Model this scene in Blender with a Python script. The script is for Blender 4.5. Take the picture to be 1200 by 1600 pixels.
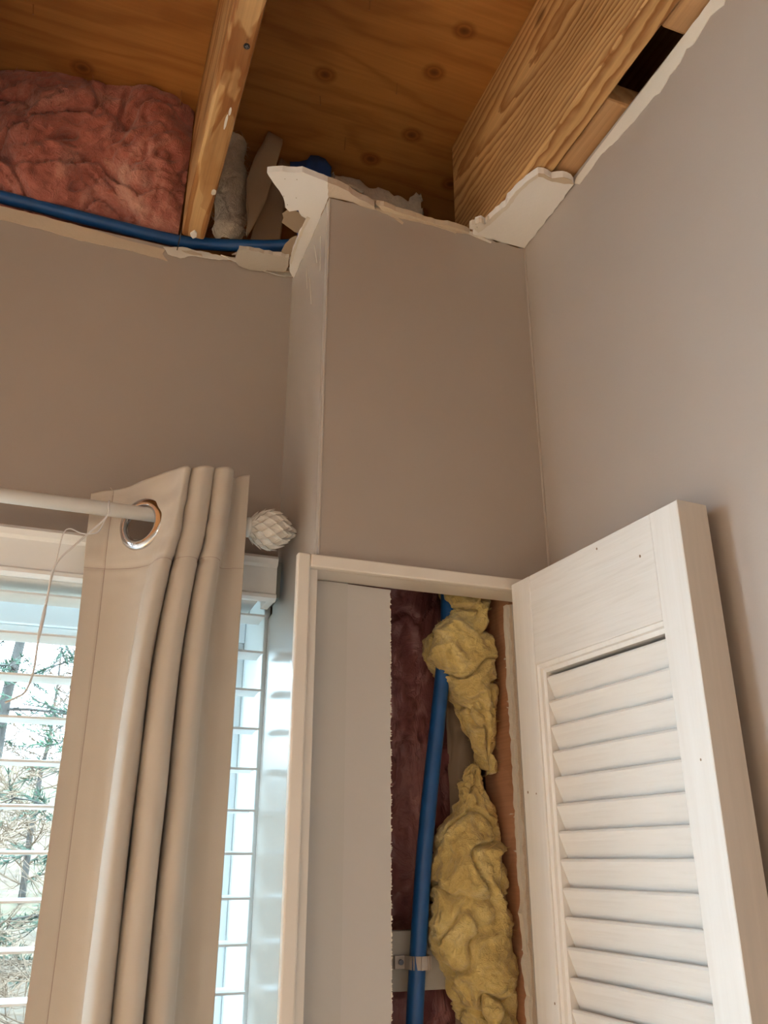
import bpy, bmesh, math, random
from mathutils import Vector, Matrix, noise
R = math.radians
for o in list(bpy.data.objects): bpy.data.objects.remove(o)
SC = bpy.context.scene
COL = SC.collection
# ---------------------------------------------------------------- camera
cam_d = bpy.data.cameras.new('camera'); cam = bpy.data.objects.new('camera', cam_d); COL.objects.link(cam)
cam_d.sensor_fit = 'VERTICAL'; cam_d.sensor_height = 36.0; cam_d.sensor_width = 27.0
cam_d.lens = 36.0*1320/1600; cam_d.clip_start = .02; cam_d.clip_end = 500
cam.location = (0, 0, 1.5)
cam.rotation_euler = (R(90+22.4347), 0, R(-20.6077))
SC.camera = cam
# ---------------------------------------------------------------- sky (bright overcast)
SKY = 44.0
w = bpy.data.worlds.new('overcast_sky'); SC.world = w; w.use_nodes = True
wn = w.node_tree; wn.nodes.clear()
bg = wn.nodes.new('ShaderNodeBackground'); wo = wn.nodes.new('ShaderNodeOutputWorld')
bg.inputs['Color'].default_value = (.72, .95, 1.18, 1); bg.inputs['Strength'].default_value = SKY
wn.links.new(bg.outputs[0], wo.inputs[0])
# ---------------------------------------------------------------- window portals (sampling guides for the skylight) and exposure
def portal(loc, rot, sx, sy):
    l = bpy.data.lights.new('window_portal', 'AREA'); l.shape = 'RECTANGLE'; l.size = sx; l.size_y = sy
    l.cycles.is_portal = True
    o = bpy.data.objects.new('window_portal', l); COL.objects.link(o); o.location = loc; o.rotation_euler = rot
portal((-.46, 1.44, 1.365), (R(-90), 0, 0), 1.48, 1.13)
portal((-2.70, 1.255, 1.20), (R(-90), 0, 0), 2.40, 2.2)
vs = SC.view_settings
vs.view_transform = 'Standard'; vs.look = 'None'; vs.gamma = 1; vs.use_curve_mapping = False
vs.exposure = 0.50
# ---------------------------------------------------------------- materials
def srgb(r, g, b):
    f = lambda c: (c/12.92 if c <= .04045 else ((c+.055)/1.055)**2.4)
    return (f(r/255), f(g/255), f(b/255), 1)
class NT:
    def __init__(s, name):
        s.m = bpy.data.materials.new(name); s.m.use_nodes = True; s.t = s.m.node_tree; s.t.nodes.clear()
        s.out = s.n('ShaderNodeOutputMaterial'); s.p = s.n('ShaderNodeBsdfPrincipled'); s.l(s.p.outputs[0], s.out.inputs[0])
        s.tc = s.n('ShaderNodeTexCoord')
    def n(s, t, **k):
        x = s.t.nodes.new(t)
        for a, b in k.items(): setattr(x, a, b)
        return x
    def l(s, a, b): s.t.links.new(a, b)
    def set(s, **k):
        for a, b in k.items(): s.p.inputs[a.replace('_', ' ')].default_value = b
    def mp(s, sc=(1,1,1), rot=(0,0,0), loc=(0,0,0), src=None):
        m = s.n('ShaderNodeMapping'); m.inputs['Scale'].default_value = sc; m.inputs['Rotation'].default_value = rot; m.inputs['Location'].default_value = loc
        s.l(src or s.tc.outputs['Object'], m.inputs[0]); return m.outputs[0]
    def noise(s, vec, scale, detail=4, rough=.55, dist=0):
        x = s.n('ShaderNodeTexNoise'); s.l(vec, x.inputs['Vector'])
        x.inputs['Scale'].default_value = scale; x.inputs['Detail'].default_value = detail
        x.inputs['Roughness'].default_value = rough; x.inputs['Distortion'].default_value = dist
        return x.outputs[0]
    def ramp(s, fac, stops):
        r = s.n('ShaderNodeValToRGB'); e = r.color_ramp.elements
        while len(e) < len(stops): e.new(.5)
        for q, (p, c) in zip(e, stops): q.position = p; q.color = c if len(c) == 4 else (*c, 1)
        s.l(fac, r.inputs[0]); return r.outputs[0]
    def mix(s, fac, a, b, mode='MIX'):
        x = s.n('ShaderNodeMix', data_type='RGBA', blend_type=mode)
        for v, k in ((fac, 0), (a, 6), (b, 7)):
            if hasattr(v, 'links') or hasattr(v, 'is_linked'): s.l(v, x.inputs[k])
            elif k == 0: x.inputs[0].default_value = v
            else: x.inputs[k].default_value = v if len(v) == 4 else (*v, 1)
        return x.outputs[2]
    def bump(s, h, strength=.3, dist=.002):
        b = s.n('ShaderNodeBump'); b.inputs['Strength'].default_value = strength; b.inputs['Distance'].default_value = dist
        s.l(h, b.inputs['Height']); s.l(b.outputs[0], s.p.inputs['Normal']); return b
    def col(s, c):
        if hasattr(c, 'is_linked'): s.l(c, s.p.inputs['Base Color'])
        else: s.p.inputs['Base Color'].default_value = c if len(c) == 4 else (*c, 1)
M = {}
def paint(name, c, rough=.6, vary=.06, bump=.12, bscale=260, spec=.35):
    t = NT(name); v = t.mp()
    n = t.noise(v, 3.0, 3); a = tuple(x*(1-vary) for x in c[:3]); b = tuple(min(1, x*(1+vary)) for x in c[:3])
    t.col(t.ramp(n, [(.3, a), (.7, b)])); t.set(Roughness=rough, Specular_IOR_Level=spec)
    t.bump(t.noise(v, bscale, 3, .6), bump, .0012); M[name] = t.m; return t
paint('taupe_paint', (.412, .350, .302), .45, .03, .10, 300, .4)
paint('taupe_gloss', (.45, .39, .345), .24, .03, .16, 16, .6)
paint('white_trim', (.74, .68, .61), .38, .02, .05, 150, .5)
paint('panel_paint', (.55, .515, .485), .55, .02, .08, 200, .35)
paint('strip_tone', (.52, .49, .455), .55, .02, .08, 200, .35)
paint('gloss_white', (.80, .82, .80), .16, .02, .10, 22, .55)
paint('vinyl_white', (.85, .88, .88), .3, .01, .02, 100, .5)
paint('slat_white', (.86, .87, .87), .32, .01, .02, 120, .5)
paint('ceiling_white', (.80, .77, .74), .75, .04, .35, 160, .2)
paint('old_white', (.52, .46, .39), .85, .12, .8, 120, .1)
paint('floor_wood', (.44, .25, .12), .4, .2, .1, 60, .4)
paint('gypsum', (.60, .49, .39), .9, .12, .8, 180, .1)
paint('paper_tan', (.58, .47, .35), .85, .10, .4, 120, .1)
paint('paper_brown', (.30, .215, .15), .85, .14, .5, 70, .1)
paint('kraft', (.36, .27, .19), .8, .10, .4, 50, .15)
paint('white_rod', (.80, .77, .72), .35, .02, .03, 100, .5)
paint('finial_white', (.74, .71, .66), .45, .05, .1, 150, .4)
paint('bare_drywall', (.72, .66, .58), .9, .05, .5, 200, .1)
paint('cord_white', (.72, .70, .69), .8, .05, .5, 900, .2)
paint('dark_bracket', (.16, .17, .16), .5, .05, .1, 80, .3)
paint('plate_grey', (.40, .37, .32), .8, .08, .3, 60, .2)
paint('clamp_grey', (.42, .36, .31), .5, .05, .1, 60, .4)
paint('thread', (.42, .32, .27), .9, .05, .1, 60, .1)
def metal(name, c, rough):
    t = NT(name); t.col(c); t.set(Metallic=1.0, Roughness=rough)
    t.bump(t.noise(t.mp(), 200, 2), .04, .001); M[name] = t.m
metal('chrome', (.62, .62, .64), .12); metal('dark_steel', (.10, .10, .11), .35); metal('bright_steel', (.75, .74, .72), .25)
def blue(name, c, rough):
    t = NT(name); n = t.noise(t.mp(), 40, 3)
    t.col(t.ramp(n, [(.3, tuple(x*.85 for x in c)), (.7, tuple(x*1.1 for x in c))])); t.set(Roughness=rough, Specular_IOR_Level=.5); M[name] = t.m
blue('pex_blue', (.010, .085, .27), .42); blue('plastic_blue', (.012, .055, .21), .5)
def wood(name, light, dark, ring=55, tilt=(0, 0, 0), off=(0, 0, 0), stretch=.08, stain=None, rough=.55, knots=True, contrast=(.25, .8)):
    t = NT(name)
    base = t.mp((1, stretch, 1), tilt, off)
    nz = t.noise(t.mp((1, .35, 1)), 7, 4, .6)
    va = t.n('ShaderNodeVectorMath', operation='MULTIPLY_ADD')
    cb = t.n('ShaderNodeCombineXYZ'); t.l(nz, cb.inputs[0]); t.l(nz, cb.inputs[2])
    t.l(cb.outputs[0], va.inputs[0]); va.inputs[1].default_value = (.030, 0, .030); t.l(base, va.inputs[2])
    wv = t.n('ShaderNodeTexWave', wave_type='RINGS', rings_direction='Y', wave_profile='SAW')
    t.l(va.outputs[0], wv.inputs['Vector']); wv.inputs['Scale'].default_value = ring; wv.inputs['Distortion'].default_value = 1.2
    wv.inputs['Detail'].default_value = 2; wv.inputs['Detail Scale'].default_value = 1.5
    fib = t.noise(t.mp((220, 5, 220)), 1.0, 3)
    c = t.ramp(wv.outputs[0], [(.0, light), (contrast[0], light), (contrast[1], dark), (1, tuple(.5*(a+b) for a, b in zip(light, dark)))])
    c = t.mix(.35, c, t.ramp(fib, [(.3, (.62, .58, .55)), (.7, (1.25, 1.22, 1.2))]), 'MULTIPLY')
    big = t.noise(t.mp((3, .9, 3)), 2.4, 3)
    c = t.mix(.8, c, t.ramp(big, [(.35, (.72, .66, .60)), (.65, (1.08, 1.05, 1.0))]), 'MULTIPLY')
    if stain:
        st = t.noise(t.mp((9, 1.6, 9), loc=(3.1, 1.7, .4)), 2.6, 3, .5, .6)
        c = t.mix(t.ramp(st, [(.50, (0, 0, 0)), (.53, (1, 1, 1))]), c, t.mix(1.0, c, stain, 'MULTIPLY'))
    if knots:
        vo = t.n('ShaderNodeTexVoronoi'); t.l(t.mp((5.2, 3.4, 5.2), loc=(.37, .21, .1)), vo.inputs['Vector']); vo.inputs['Scale'].default_value = 1.0
        k = t.ramp(vo.outputs['Distance'], [(.0, (.22, .16, .12)), (.035, (.35, .25, .18)), (.075, (1, 1, 1))])
        c = t.mix(.85, c, k, 'MULTIPLY')
    t.col(c); t.set(Roughness=rough, Specular_IOR_Level=.3)
    t.bump(t.mix(.5, wv.outputs[0], fib), .25, .0012); M[name] = t.m
wood('beam_wood', (.64, .40, .18), (.33, .14, .042), 40, (0, 0, R(4)), (-.045, 0, -.20), .6, None, .5, True, (.35, .9))
wood('joist_wood', (.60, .38, .18), (.42, .22, .085), 26, (R(2), 0, R(4)), (.03, 0, .05), .5, (.62, .46, .34), .5, False)
wood('block_wood', (.58, .36, .19), (.50, .28, .13), 14, (0, 0, R(6)), (.05, 0, .03), .4, None, .7, False)
wood('stud_wood', (.56, .31, .19), (.48, .25, .14), 10, (R(90), 0, 0), (.05, 0, .03), .2, None, .7, False)
def plywood():
    t = NT('plywood'); v = t.mp((1, 1, 1))
    warp = t.noise(t.mp((1.2, 5, 1)), 1.5, 3, .55, .4)
    vm = t.n('ShaderNodeVectorMath', operation='MULTIPLY_ADD'); cb = t.n('ShaderNodeCombineXYZ'); t.l(warp, cb.inputs[1])
    t.l(cb.outputs[0], vm.inputs[0]); vm.inputs[1].default_value = (0, .35, 0); t.l(v, vm.inputs[2])
    wv = t.n('ShaderNodeTexWave', wave_type='BANDS', bands_direction='Y'); t.l(vm.outputs[0], wv.inputs['Vector'])
    wv.inputs['Scale'].default_value = 5; wv.inputs['Distortion'].default_value = 3.5; wv.inputs['Detail'].default_value = 4; wv.inputs['Detail Scale'].default_value = 1.2
    c = t.ramp(wv.outputs[0], [(.1, (.47, .215, .062)), (.6, (.44, .195, .055)), (1, (.385, .162, .044))])
    fib = t.noise(t.mp((4, 160, 4)), 1.0, 3)
    c = t.mix(.35, c, t.ramp(fib, [(.3, (.7, .65, .6)), (.7, (1.15, 1.12, 1.1))]), 'MULTIPLY')
    big = t.noise(v, 1.7, 3); c = t.mix(.8, c, t.ramp(big, [(.35, (.58, .50, .44)), (.65, (1.1, 1.08, 1.0))]), 'MULTIPLY')
    vo = t.n('ShaderNodeTexVoronoi'); t.l(t.mp((7.2, 8.6, 1), loc=(.2, .63, 0)), vo.inputs['Vector']); vo.inputs['Scale'].default_value = 1
    k = t.ramp(vo.outputs['Distance'], [(0, (.22, .14, .10)), (.045, (.40, .28, .20)), (.075, (.75, .62, .5)), (.10, (.55, .43, .33)), (.17, (1, 1, 1))])
    sx = t.n('ShaderNodeSeparateColor'); t.l(vo.outputs['Color'], sx.inputs[0]); gt = t.n('ShaderNodeMath', operation='GREATER_THAN'); t.l(sx.outputs[0], gt.inputs[0]); gt.inputs[1].default_value = .55
    gm = t.n('ShaderNodeMath', operation='MULTIPLY'); t.l(gt.outputs[0], gm.inputs[0]); gm.inputs[1].default_value = .85
    c = t.mix(gm.outputs[0], c, k, 'MULTIPLY'); t.col(c); t.set(Roughness=.55, Specular_IOR_Level=.3)
    vo.voronoi_dimensions = '2D'; t.bump(fib, .2, .001); M['plywood'] = t.m
plywood()
def fluff(name, a, b, c, scale=9, spec=.1, sheen=.3):
    t = NT(name); v = t.mp()
    n = t.noise(v, scale, 6, .65, 1.4); f = t.noise(t.mp((1, 1.6, 1)), scale*9, 4, .7, .8)
    k = t.ramp(n, [(.28, a), (.5, b), (.72, c)])
    t.col(t.mix(.45, k, t.ramp(f, [(.3, (.7, .66, .64)), (.7, (1.15, 1.13, 1.12))]), 'MULTIPLY'))
    t.set(Roughness=.95, Specular_IOR_Level=spec, Sheen_Weight=sheen, Sheen_Roughness=.5)
    t.bump(t.mix(.5, n, f), .9, .010); M[name] = t.m; return t
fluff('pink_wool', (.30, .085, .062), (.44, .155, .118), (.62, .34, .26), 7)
fluff('yellow_wool', (.52, .36, .12), (.76, .59, .23), (.85, .72, .38), 10)
fluff('white_wool', (.46, .38, .29), (.60, .52, .42), (.72, .64, .53), 10)
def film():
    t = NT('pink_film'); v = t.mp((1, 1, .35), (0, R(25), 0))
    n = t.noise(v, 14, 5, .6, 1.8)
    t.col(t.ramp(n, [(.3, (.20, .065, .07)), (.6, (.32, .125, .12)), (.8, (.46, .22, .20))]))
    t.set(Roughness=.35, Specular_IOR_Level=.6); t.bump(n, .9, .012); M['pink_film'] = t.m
film()
def fabric():
    t = NT('curtain_fabric'); v = t.mp()
    n = t.noise(v, 6, 4); t.col(t.ramp(n, [(.3, (.56, .490, .415)), (.7, (.62, .545, .465))]))
    t.set(Roughness=.55, Specular_IOR_Level=.3, Sheen_Weight=.25, Sheen_Roughness=.4)
    wv = t.noise(t.mp((900, 900, 500)), 1, 2); t.bump(wv, .12, .0006)
    tr = t.n('ShaderNodeBsdfTranslucent'); tr.inputs['Color'].default_value = (.75, .66, .52, 1)
    mx = t.n('ShaderNodeMixShader'); mx.inputs[0].default_value = .10
    t.l(t.p.outputs[0], mx.inputs[1]); t.l(tr.outputs[0], mx.inputs[2]); t.l(mx.outputs[0], t.out.inputs[0]); M['curtain_fabric'] = t.m
fabric()
def door_paint():
    t = NT('door_paint'); v = t.mp((1, 1, 1))
    g = t.noise(t.mp((9, 9, 190)), 1.0, 4, .6, .4); big = t.noise(v, 5, 3)
    c = t.ramp(g, [(.25, (.70, .665, .62)), (.5, (.76, .73, .69)), (.75, (.78, .755, .72))])
    c = t.mix(.5, c, t.ramp(big, [(.3, (.93, .92, .90)), (.7, (1, 1, 1))]), 'MULTIPLY')
    vo = t.n('ShaderNodeTexVoronoi'); t.l(t.mp((11, 11, 11)), vo.inputs['Vector']); vo.inputs['Scale'].default_value = 1
    c = t.mix(.9, c, t.ramp(vo.outputs['Distance'], [(.0, (.25, .17, .12)), (.022, (.3, .22, .16)), (.032, (1, 1, 1))]), 'MULTIPLY')
    t.col(c); t.set(Roughness=.45, Specular_IOR_Level=.4); t.bump(g, .22, .0015); M['door_paint'] = t.m
    t = NT('stile_paint'); g = t.noise(t.mp((120, 120, 6)), 1.0, 4, .6, .4)
    c = t.ramp(g, [(.25, (.72, .685, .64)), (.5, (.76, .73, .69)), (.75, (.78, .755, .72))])
    vo = t.n('ShaderNodeTexVoronoi'); t.l(t.mp((13, 13, 13), loc=(.4, .2, .6)), vo.inputs['Vector']); vo.inputs['Scale'].default_value = 1
    c = t.mix(.9, c, t.ramp(vo.outputs['Distance'], [(.0, (.25, .17, .12)), (.02, (.3, .22, .16)), (.03, (1, 1, 1))]), 'MULTIPLY')
    t.col(c); t.set(Roughness=.45, Specular_IOR_Level=.4); t.bump(g, .15, .0012); M['stile_paint'] = t.m
    t = NT('edge_paint'); g = t.noise(t.mp((120, 120, 6)), 1.0, 4, .6)
    t.col(t.ramp(g, [(.25, (.55, .49, .43)), (.75, (.62, .55, .485))])); t.set(Roughness=.45); M['edge_paint'] = t.m
door_paint()
def glass(name, tint):
    t = NT(name); tr = t.n('ShaderNodeBsdfTransparent'); gl = t.n('ShaderNodeBsdfGlossy'); gl.inputs['Roughness'].default_value = .02
    tr.inputs['Color'].default_value = tint
    lw = t.n('ShaderNodeLayerWeight'); lw.inputs[0].default_value = .5; pw = t.n('ShaderNodeMath', operation='POWER'); t.l(lw.outputs['Facing'], pw.inputs[0]); pw.inputs[1].default_value = 5
    fr = t.n('ShaderNodeMath', operation='MULTIPLY_ADD'); t.l(pw.outputs[0], fr.inputs[0]); fr.inputs[1].default_value = .8; fr.inputs[2].default_value = .03; mx = t.n('ShaderNodeMixShader')
    t.l(fr.outputs[0], mx.inputs[0]); t.l(tr.outputs[0], mx.inputs[1]); t.l(gl.outputs[0], mx.inputs[2]); t.l(mx.outputs[0], t.out.inputs[0]); M[name] = t.m
glass('window_glass', (.98, .99, .985, 1)); glass('dimmed_glass', (.40, .42, .41, 1))  # darker tint added to dim the blind window against the room
def ground():
    t = NT('leaf_litter'); v = t.mp(); n = t.noise(v, 3.0, 8, .7); b = t.noise(v, .35, 3)
    c = t.ramp(n, [(.3, (.05, .034, .022)), (.5, (.12, .080, .05)), (.7, (.25, .165, .105))])
    t.col(t.mix(t.ramp(b, [(.5, (0, 0, 0)), (.6, (.2, .2, .2))]), c, (.12, .16, .07, 1))); t.set(Roughness=.95); t.bump(n, .8, .05); M['leaf_litter'] = t.m
    t = NT('bark'); n = t.noise(t.mp((6, 6, 1.5)), 4, 6, .7); t.col(t.ramp(n, [(.3, (.04, .035, .032)), (.7, (.11, .095, .085))])); t.set(Roughness=.95); t.bump(n, .6, .02); M['bark'] = t.m
    t = NT('needles'); n = t.noise(t.mp(), 1.2, 3); t.col(t.ramp(n, [(.3, (.02, .045, .028)), (.7, (.05, .10, .055))])); t.set(Roughness=.7); M['needles'] = t.m
    t = NT('twigs'); n = t.noise(t.mp(), 1.2, 3); t.col(t.ramp(n, [(.3, (.10, .065, .042)), (.7, (.24, .155, .10))])); t.set(Roughness=.9); M['twigs'] = t.m
ground()
# ---------------------------------------------------------------- geometry helpers
class MB:
    """collects faces; build() links them as one mesh object with its origin at the foot of the piece"""
    def __init__(s): s.v = []; s.f = []
    def add(s, vs, fs):
        b = len(s.v); s.v += [Vector(x) for x in vs]; s.f += [tuple(b+i for i in q) for q in fs]; return s
    def box(s, x0, x1, y0, y1, z0, z1, bev=0):
        vs = [(x, y, z) for x in (x0, x1) for y in (y0, y1) for z in (z0, z1)]
        fs = [(0,1,3,2), (4,6,7,5), (0,4,5,1), (2,3,7,6), (0,2,6,4), (1,5,7,3)]
        if bev <= 0: return s.add(vs, fs)
        bm = bmesh.new(); bv = [bm.verts.new(v) for v in vs]
        for q in fs: bm.faces.new([bv[i] for i in q])
        bmesh.ops.bevel(bm, geom=list(bm.edges), offset=bev, segments=2, affect='EDGES', profile=.5)
        bm.verts.index_update()
        s.add([v.co.copy() for v in bm.verts], [[v.index for v in q.verts] for q in bm.faces]); bm.free(); return s
    def prism(s, pts, d):
        """polygon of 3d points extruded by vector d"""
        n = len(pts); d = Vector(d); a = [Vector(p) for p in pts]
        return s.add(a+[p+d for p in a], [tuple(range(n)), tuple(range(2*n-1, n-1, -1))]+[(i, i+n, (i+1) % n+n, (i+1) % n) for i in range(n)])
    def tube(s, path, r, seg=12, cap=True):
        P = [Vector(p) for p in path]; n = len(P); rr = r if hasattr(r, '__len__') else [r]*n
        vs = []; fs = []; up = None
        for i, p in enumerate(P):
            t = (P[min(i+1, n-1)]-P[max(i-1, 0)]).normalized()
            if up is None: up = t.orthogonal().normalized()
            up = (up-t*up.dot(t)).normalized(); sd = t.cross(up)
            for k in range(seg):
                a = 2*math.pi*k/seg; vs.append(p+(up*math.cos(a)+sd*math.sin(a))*rr[i])
        for i in range(n-1):
            for k in range(seg):
                k2 = (k+1) % seg; fs.append((i*seg+k, i*seg+k2, (i+1)*seg+k2, (i+1)*seg+k))
        if cap: fs.append(tuple(range(seg-1, -1, -1))); fs.append(tuple((n-1)*seg+k for k in range(seg)))
        return s.add(vs, fs)
    def grid(s, nu, nv, fn, wrapu=False, skip=None):
        vs = [fn(i/(nu if wrapu else nu-1), j/(nv-1)) for j in range(nv) for i in range(nu)]
        fs = []
        for j in range(nv-1):
            for i in range(nu if wrapu else nu-1):
                i2 = (i+1) % nu
                if skip and skip(i, j): continue
                fs.append((j*nu+i, j*nu+i2, (j+1)*nu+i2, (j+1)*nu+i))
        return s.add(vs, fs)
    def build(s, name, mat, parent=None, smooth=False, org=None, **props):
        if org is None:
            if parent is not None and parent.get('_o'): org = Vector(parent['_o'])
            else:
                xs = [v.x for v in s.v]; ys = [v.y for v in s.v]; zs = [v.z for v in s.v]
                org = Vector(((min(xs)+max(xs))/2, (min(ys)+max(ys))/2, min(zs)))
        org = Vector(org); me = bpy.data.meshes.new(name); me.from_pydata([v-org for v in s.v], [], s.f); me.update()
        bm = bmesh.new(); bm.from_mesh(me); bmesh.ops.recalc_face_normals(bm, faces=bm.faces); bm.to_mesh(me); bm.free()
        if smooth: me.polygons.foreach_set('use_smooth', [True]*len(me.polygons))
        me.materials.append(M[mat])
        o = bpy.data.objects.new(name, me); COL.objects.link(o)
        if parent is not None:
            o.parent = parent; o.location = org-wpos(parent)
        else: o.location = org
        for k, v in props.items(): o[k] = v
        return o
def wpos(o):
    p = Vector(o.location)
    while o.parent: o = o.parent; p += o.location
    return p
def thing(name, loc, label=None, cat=None, group=None, kind=None):
    o = bpy.data.objects.new(name, None); COL.objects.link(o); o.location = loc; o.empty_display_size = .05
    tag(o, label, cat, group, kind); return o
def tag(o, label=None, cat=None, group=None, kind=None):
    for k, v in (('label', label), ('category', cat), ('group', group), ('kind', kind)):
        if v: o[k] = v
    return o
def struct(o, label, cat): return tag(o, label, cat, None, 'structure')
def fbm(p, s=1, oct=4): return noise.fractal(Vector(p)*s, .8, 2.0, oct)
def cr(pts, k):
    """Catmull-Rom through points of any dimension, k steps per span"""
    out = []; n = len(pts)
    for i in range(n-1):
        p0, p1, p2, p3 = (Vector(pts[max(i-1, 0)]), Vector(pts[i]), Vector(pts[i+1]), Vector(pts[min(i+2, n-1)]))
        for j in range(k):
            t = j/k; out.append(.5*((2*p1)+(p2-p0)*t+(2*p0-5*p1+4*p2-p3)*t*t+(3*p1-p0-3*p2+p3)*t**3))
    out.append(Vector(pts[-1])); return out
def ragged(a, b, n, amp, rnd, nrm):
    """points from a to b with a jagged offset along nrm"""
    a = Vector(a); b = Vector(b); nrm = Vector(nrm); out = []
    for i in range(n+1):
        t = i/n; out.append(a.lerp(b, t)+nrm*(rnd.uniform(-1, 1)*amp if 0 < i < n else 0))
    return out
rnd = random.Random(7)
# ---------------------------------------------------------------- key dimensions
XR = .617; YW = 1.20; YC = .977; XC = .278; ZC = 2.44; ZD = 2.735
XL = -4.10; YB = -2.60
# ================================================================ STRUCTURE
struct(MB().box(XL-.1, .75, YB-.1, 1.42, -.05, 0).build('floor', 'floor_wood'), 'warm brown wooden floor of the room', 'floor')
# window wall: pieces around the window opening (opening x -1.20..XC, z .80..1.93)
WX0, WZ0, WZ1 = -1.20, .80, 1.93
mb = MB()
mb.box(XL-.1, -3.90, YW, 1.25, 0, 2.457); mb.box(-3.90, -1.50, YW, 1.25, 0, .10); mb.box(-3.90, -1.50, YW, 1.25, 2.30, 2.457); mb.box(-1.50, WX0, YW, 1.25, 0, 2.457); mb.box(WX0, XC, YW, 1.42, 0, WZ0); mb.box(WX0, XC, YW, 1.42, WZ1, 2.457)  # left part thinned and opened for the added glazing
wall_back = struct(mb.build('wall_back', 'taupe_paint'), 'dim taupe painted wall above the window, torn open along its top', 'wall')
mb = MB(); mb.box(XC, .75, 1.30, 1.42, 0, 2.44)
struct(mb.build('wall_sheathing', 'block_wood'), 'wooden sheathing at the back of the open wall cavity', 'wall')
# right wall with cavity behind it
mb = MB(); mb.box(XR, XR+.013, YB, 1.30, 0, 2.458)
wall_right = struct(mb.build('wall_right', 'taupe_paint'), 'pale lit taupe wall on the right behind the louvered door', 'wall')
mb = MB(); mb.box(.74, .75, YB-.1, 1.42, 0, ZD)
struct(mb.build('wall_neighbour', 'block_wood'), 'far board closing the dark gap above the right wall', 'wall')
# left wall with its own window opening, rear wall
struct(MB().box(XL-.1, XL, YB-.1, YW, 0, ZD).build('wall_left', 'taupe_paint'), 'taupe wall on the far left side of the room', 'wall')
struct(MB().box(XL, .75, YB-.1, YB, 0, ZD).build('wall_front', 'taupe_paint'), 'taupe wall at the rear of the room behind the camera', 'wall')
# deck of plywood above the joists
ceil = thing('ceiling', (-.9, -.6, ZD)); struct(ceil, 'knotty brown plywood deck exposed above the joists', 'ceiling')
for k, (a, b) in enumerate(((YB-.1, .20), (.203, 1.42))):
    MB().box(XL-.1, .75, a, b, ZD, ZD+.018).build('plywood_sheet', 'plywood', ceil)
for x, y, l, tx, ty in ((.050, 1.13, .030, .1, .5), (.395, .985, .022, -.1, .3), (.348, 1.128, .026, 0, .4), (.278, 1.057, .018, .2, .2), (-.19, 1.05, .020, .3, .1), (-.02, .95, .018, .1, .2), (.30, .86, .018, 0, .2)):
    MB().tube([(x, y, ZD+.002), (x+tx*.01, y+ty*.01, ZD-l)], [.0012, .0009], 6).build('nail', 'bright_steel', ceil)
struct(MB().box(XL, .58, YB, -.75, ZC, ZC+.013).build('ceiling_drywall', 'ceiling_white'), 'white plasterboard ceiling added over the rear of the room to bounce light', 'ceiling')  # unseen, added to reflect light back into the room
struct(MB().box(XL-.1, .75, 1.345, 1.42, 2.44, ZD).build('rim_board', 'plywood'), 'dark rim board closing the joist bays at the outer wall', 'board')
# chase: boxed-out drywall column in the corner
def chase():
    top = [(.2775, YC, 2.4385)]
    xs = [.2775+(XR-.2775)*i/26 for i in range(1, 26)]
    for x in xs: top.append((x, YC, 2.4405+rnd.uniform(-.0022, .0022)+(.003 if .40 < x < .50 else 0)))
    top.append((XR, YC, 2.4415))
    front = [(.2775, YC, 1.845), (XR, YC, 1.845)]+top[::-1]
    root = thing('wall_chase', (.45, 1.08, 1.84)); struct(root, 'dim taupe boxed-out column standing in the room corner above the closet frame', 'wall')
    MB().prism(front, (0, .013, 0)).build('front_face', 'taupe_paint', root)
    up = [(XC, YC+.0005, 1.845), (XC, YW+.02, 1.845), (XC, YW+.02, 2.452), (XC, 1.12, 2.446), (XC, YC+.0005, 2.4385)]
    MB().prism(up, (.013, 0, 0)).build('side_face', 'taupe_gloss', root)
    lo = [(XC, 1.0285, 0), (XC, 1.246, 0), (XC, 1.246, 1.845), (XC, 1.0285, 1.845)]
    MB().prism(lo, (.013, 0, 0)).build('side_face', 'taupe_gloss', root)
    # corner beads: slim ridges of joint compound on the three vertical arrises
    MB().tube([(.2790, YC+.0010, 1.86), (.2790, YC+.0010, 2.437)], .0022, 8).build('corner_bead', 'taupe_paint', root)
    MB().tube([(XR-.0005, YC-.0005, 1.86), (XR-.0005, YC-.0005, 2.438)], .0024, 8).build('corner_bead', 'taupe_paint', root)
    # thin scrapes of bare compound on the side face
    for ya, za, yb, zb in ((1.055, 2.41, 1.035, 2.36), (1.075, 2.36, 1.06, 2.30), (1.02, 2.40, 1.015, 2.33), (1.10, 2.40, 1.09, 2.35)):
        MB().prism([(XC-.0004, ya, za), (XC-.0004, ya+.0016, za), (XC-.0004, yb+.001, zb), (XC-.0004, yb-.001, zb)], (.0006, 0, 0)).build('scrape', 'bare_drywall', root)
chase()
# ================================================================ BEAMS AND BLOCKS
def timber(name, mat, x0, x1, y0, y1, z0, z1, label, cat='beam', group=None, bev=.004):
    o = MB().box(x0, x1, y0, y1, z0, z1, bev).build(name, mat, None, org=((x0+x1)/2, (y0+y1)/2, z0))
    return tag(o, label, cat, group)
joist = thing('ceiling_joist', (.098, -.7, 2.455), 'narrow worn wooden joist with a screw beside the pink insulation', 'joist', 'ceiling joists')
MB().box(.079, .117, YB, 1.163, 2.455, ZD, .005).build('joist_body', 'joist_wood', joist)
def screw(x, y):
    s = MB().tube([(x, y, 2.456), (x+.0005, y-.001, 2.444)], [.0016, .0016], 8).build('screw', 'bright_steel', joist)
    h = MB(); h.tube([(x, y-.001, 2.4445), (x, y-.001, 2.4435), (x, y-.001, 2.4415)], [.0018, .0036, .0042], 14); h.build('screw_head', 'dark_steel', s)
    c = MB(); c.box(x-.0023, x+.0023, y-.0017, y-.0003, 2.4412, 2.4416); c.box(x-.0007, x+.0007, y-.0033, y+.0013, 2.4412, 2.4416); c.build('cross_slot', 'bright_steel', s)
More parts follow.
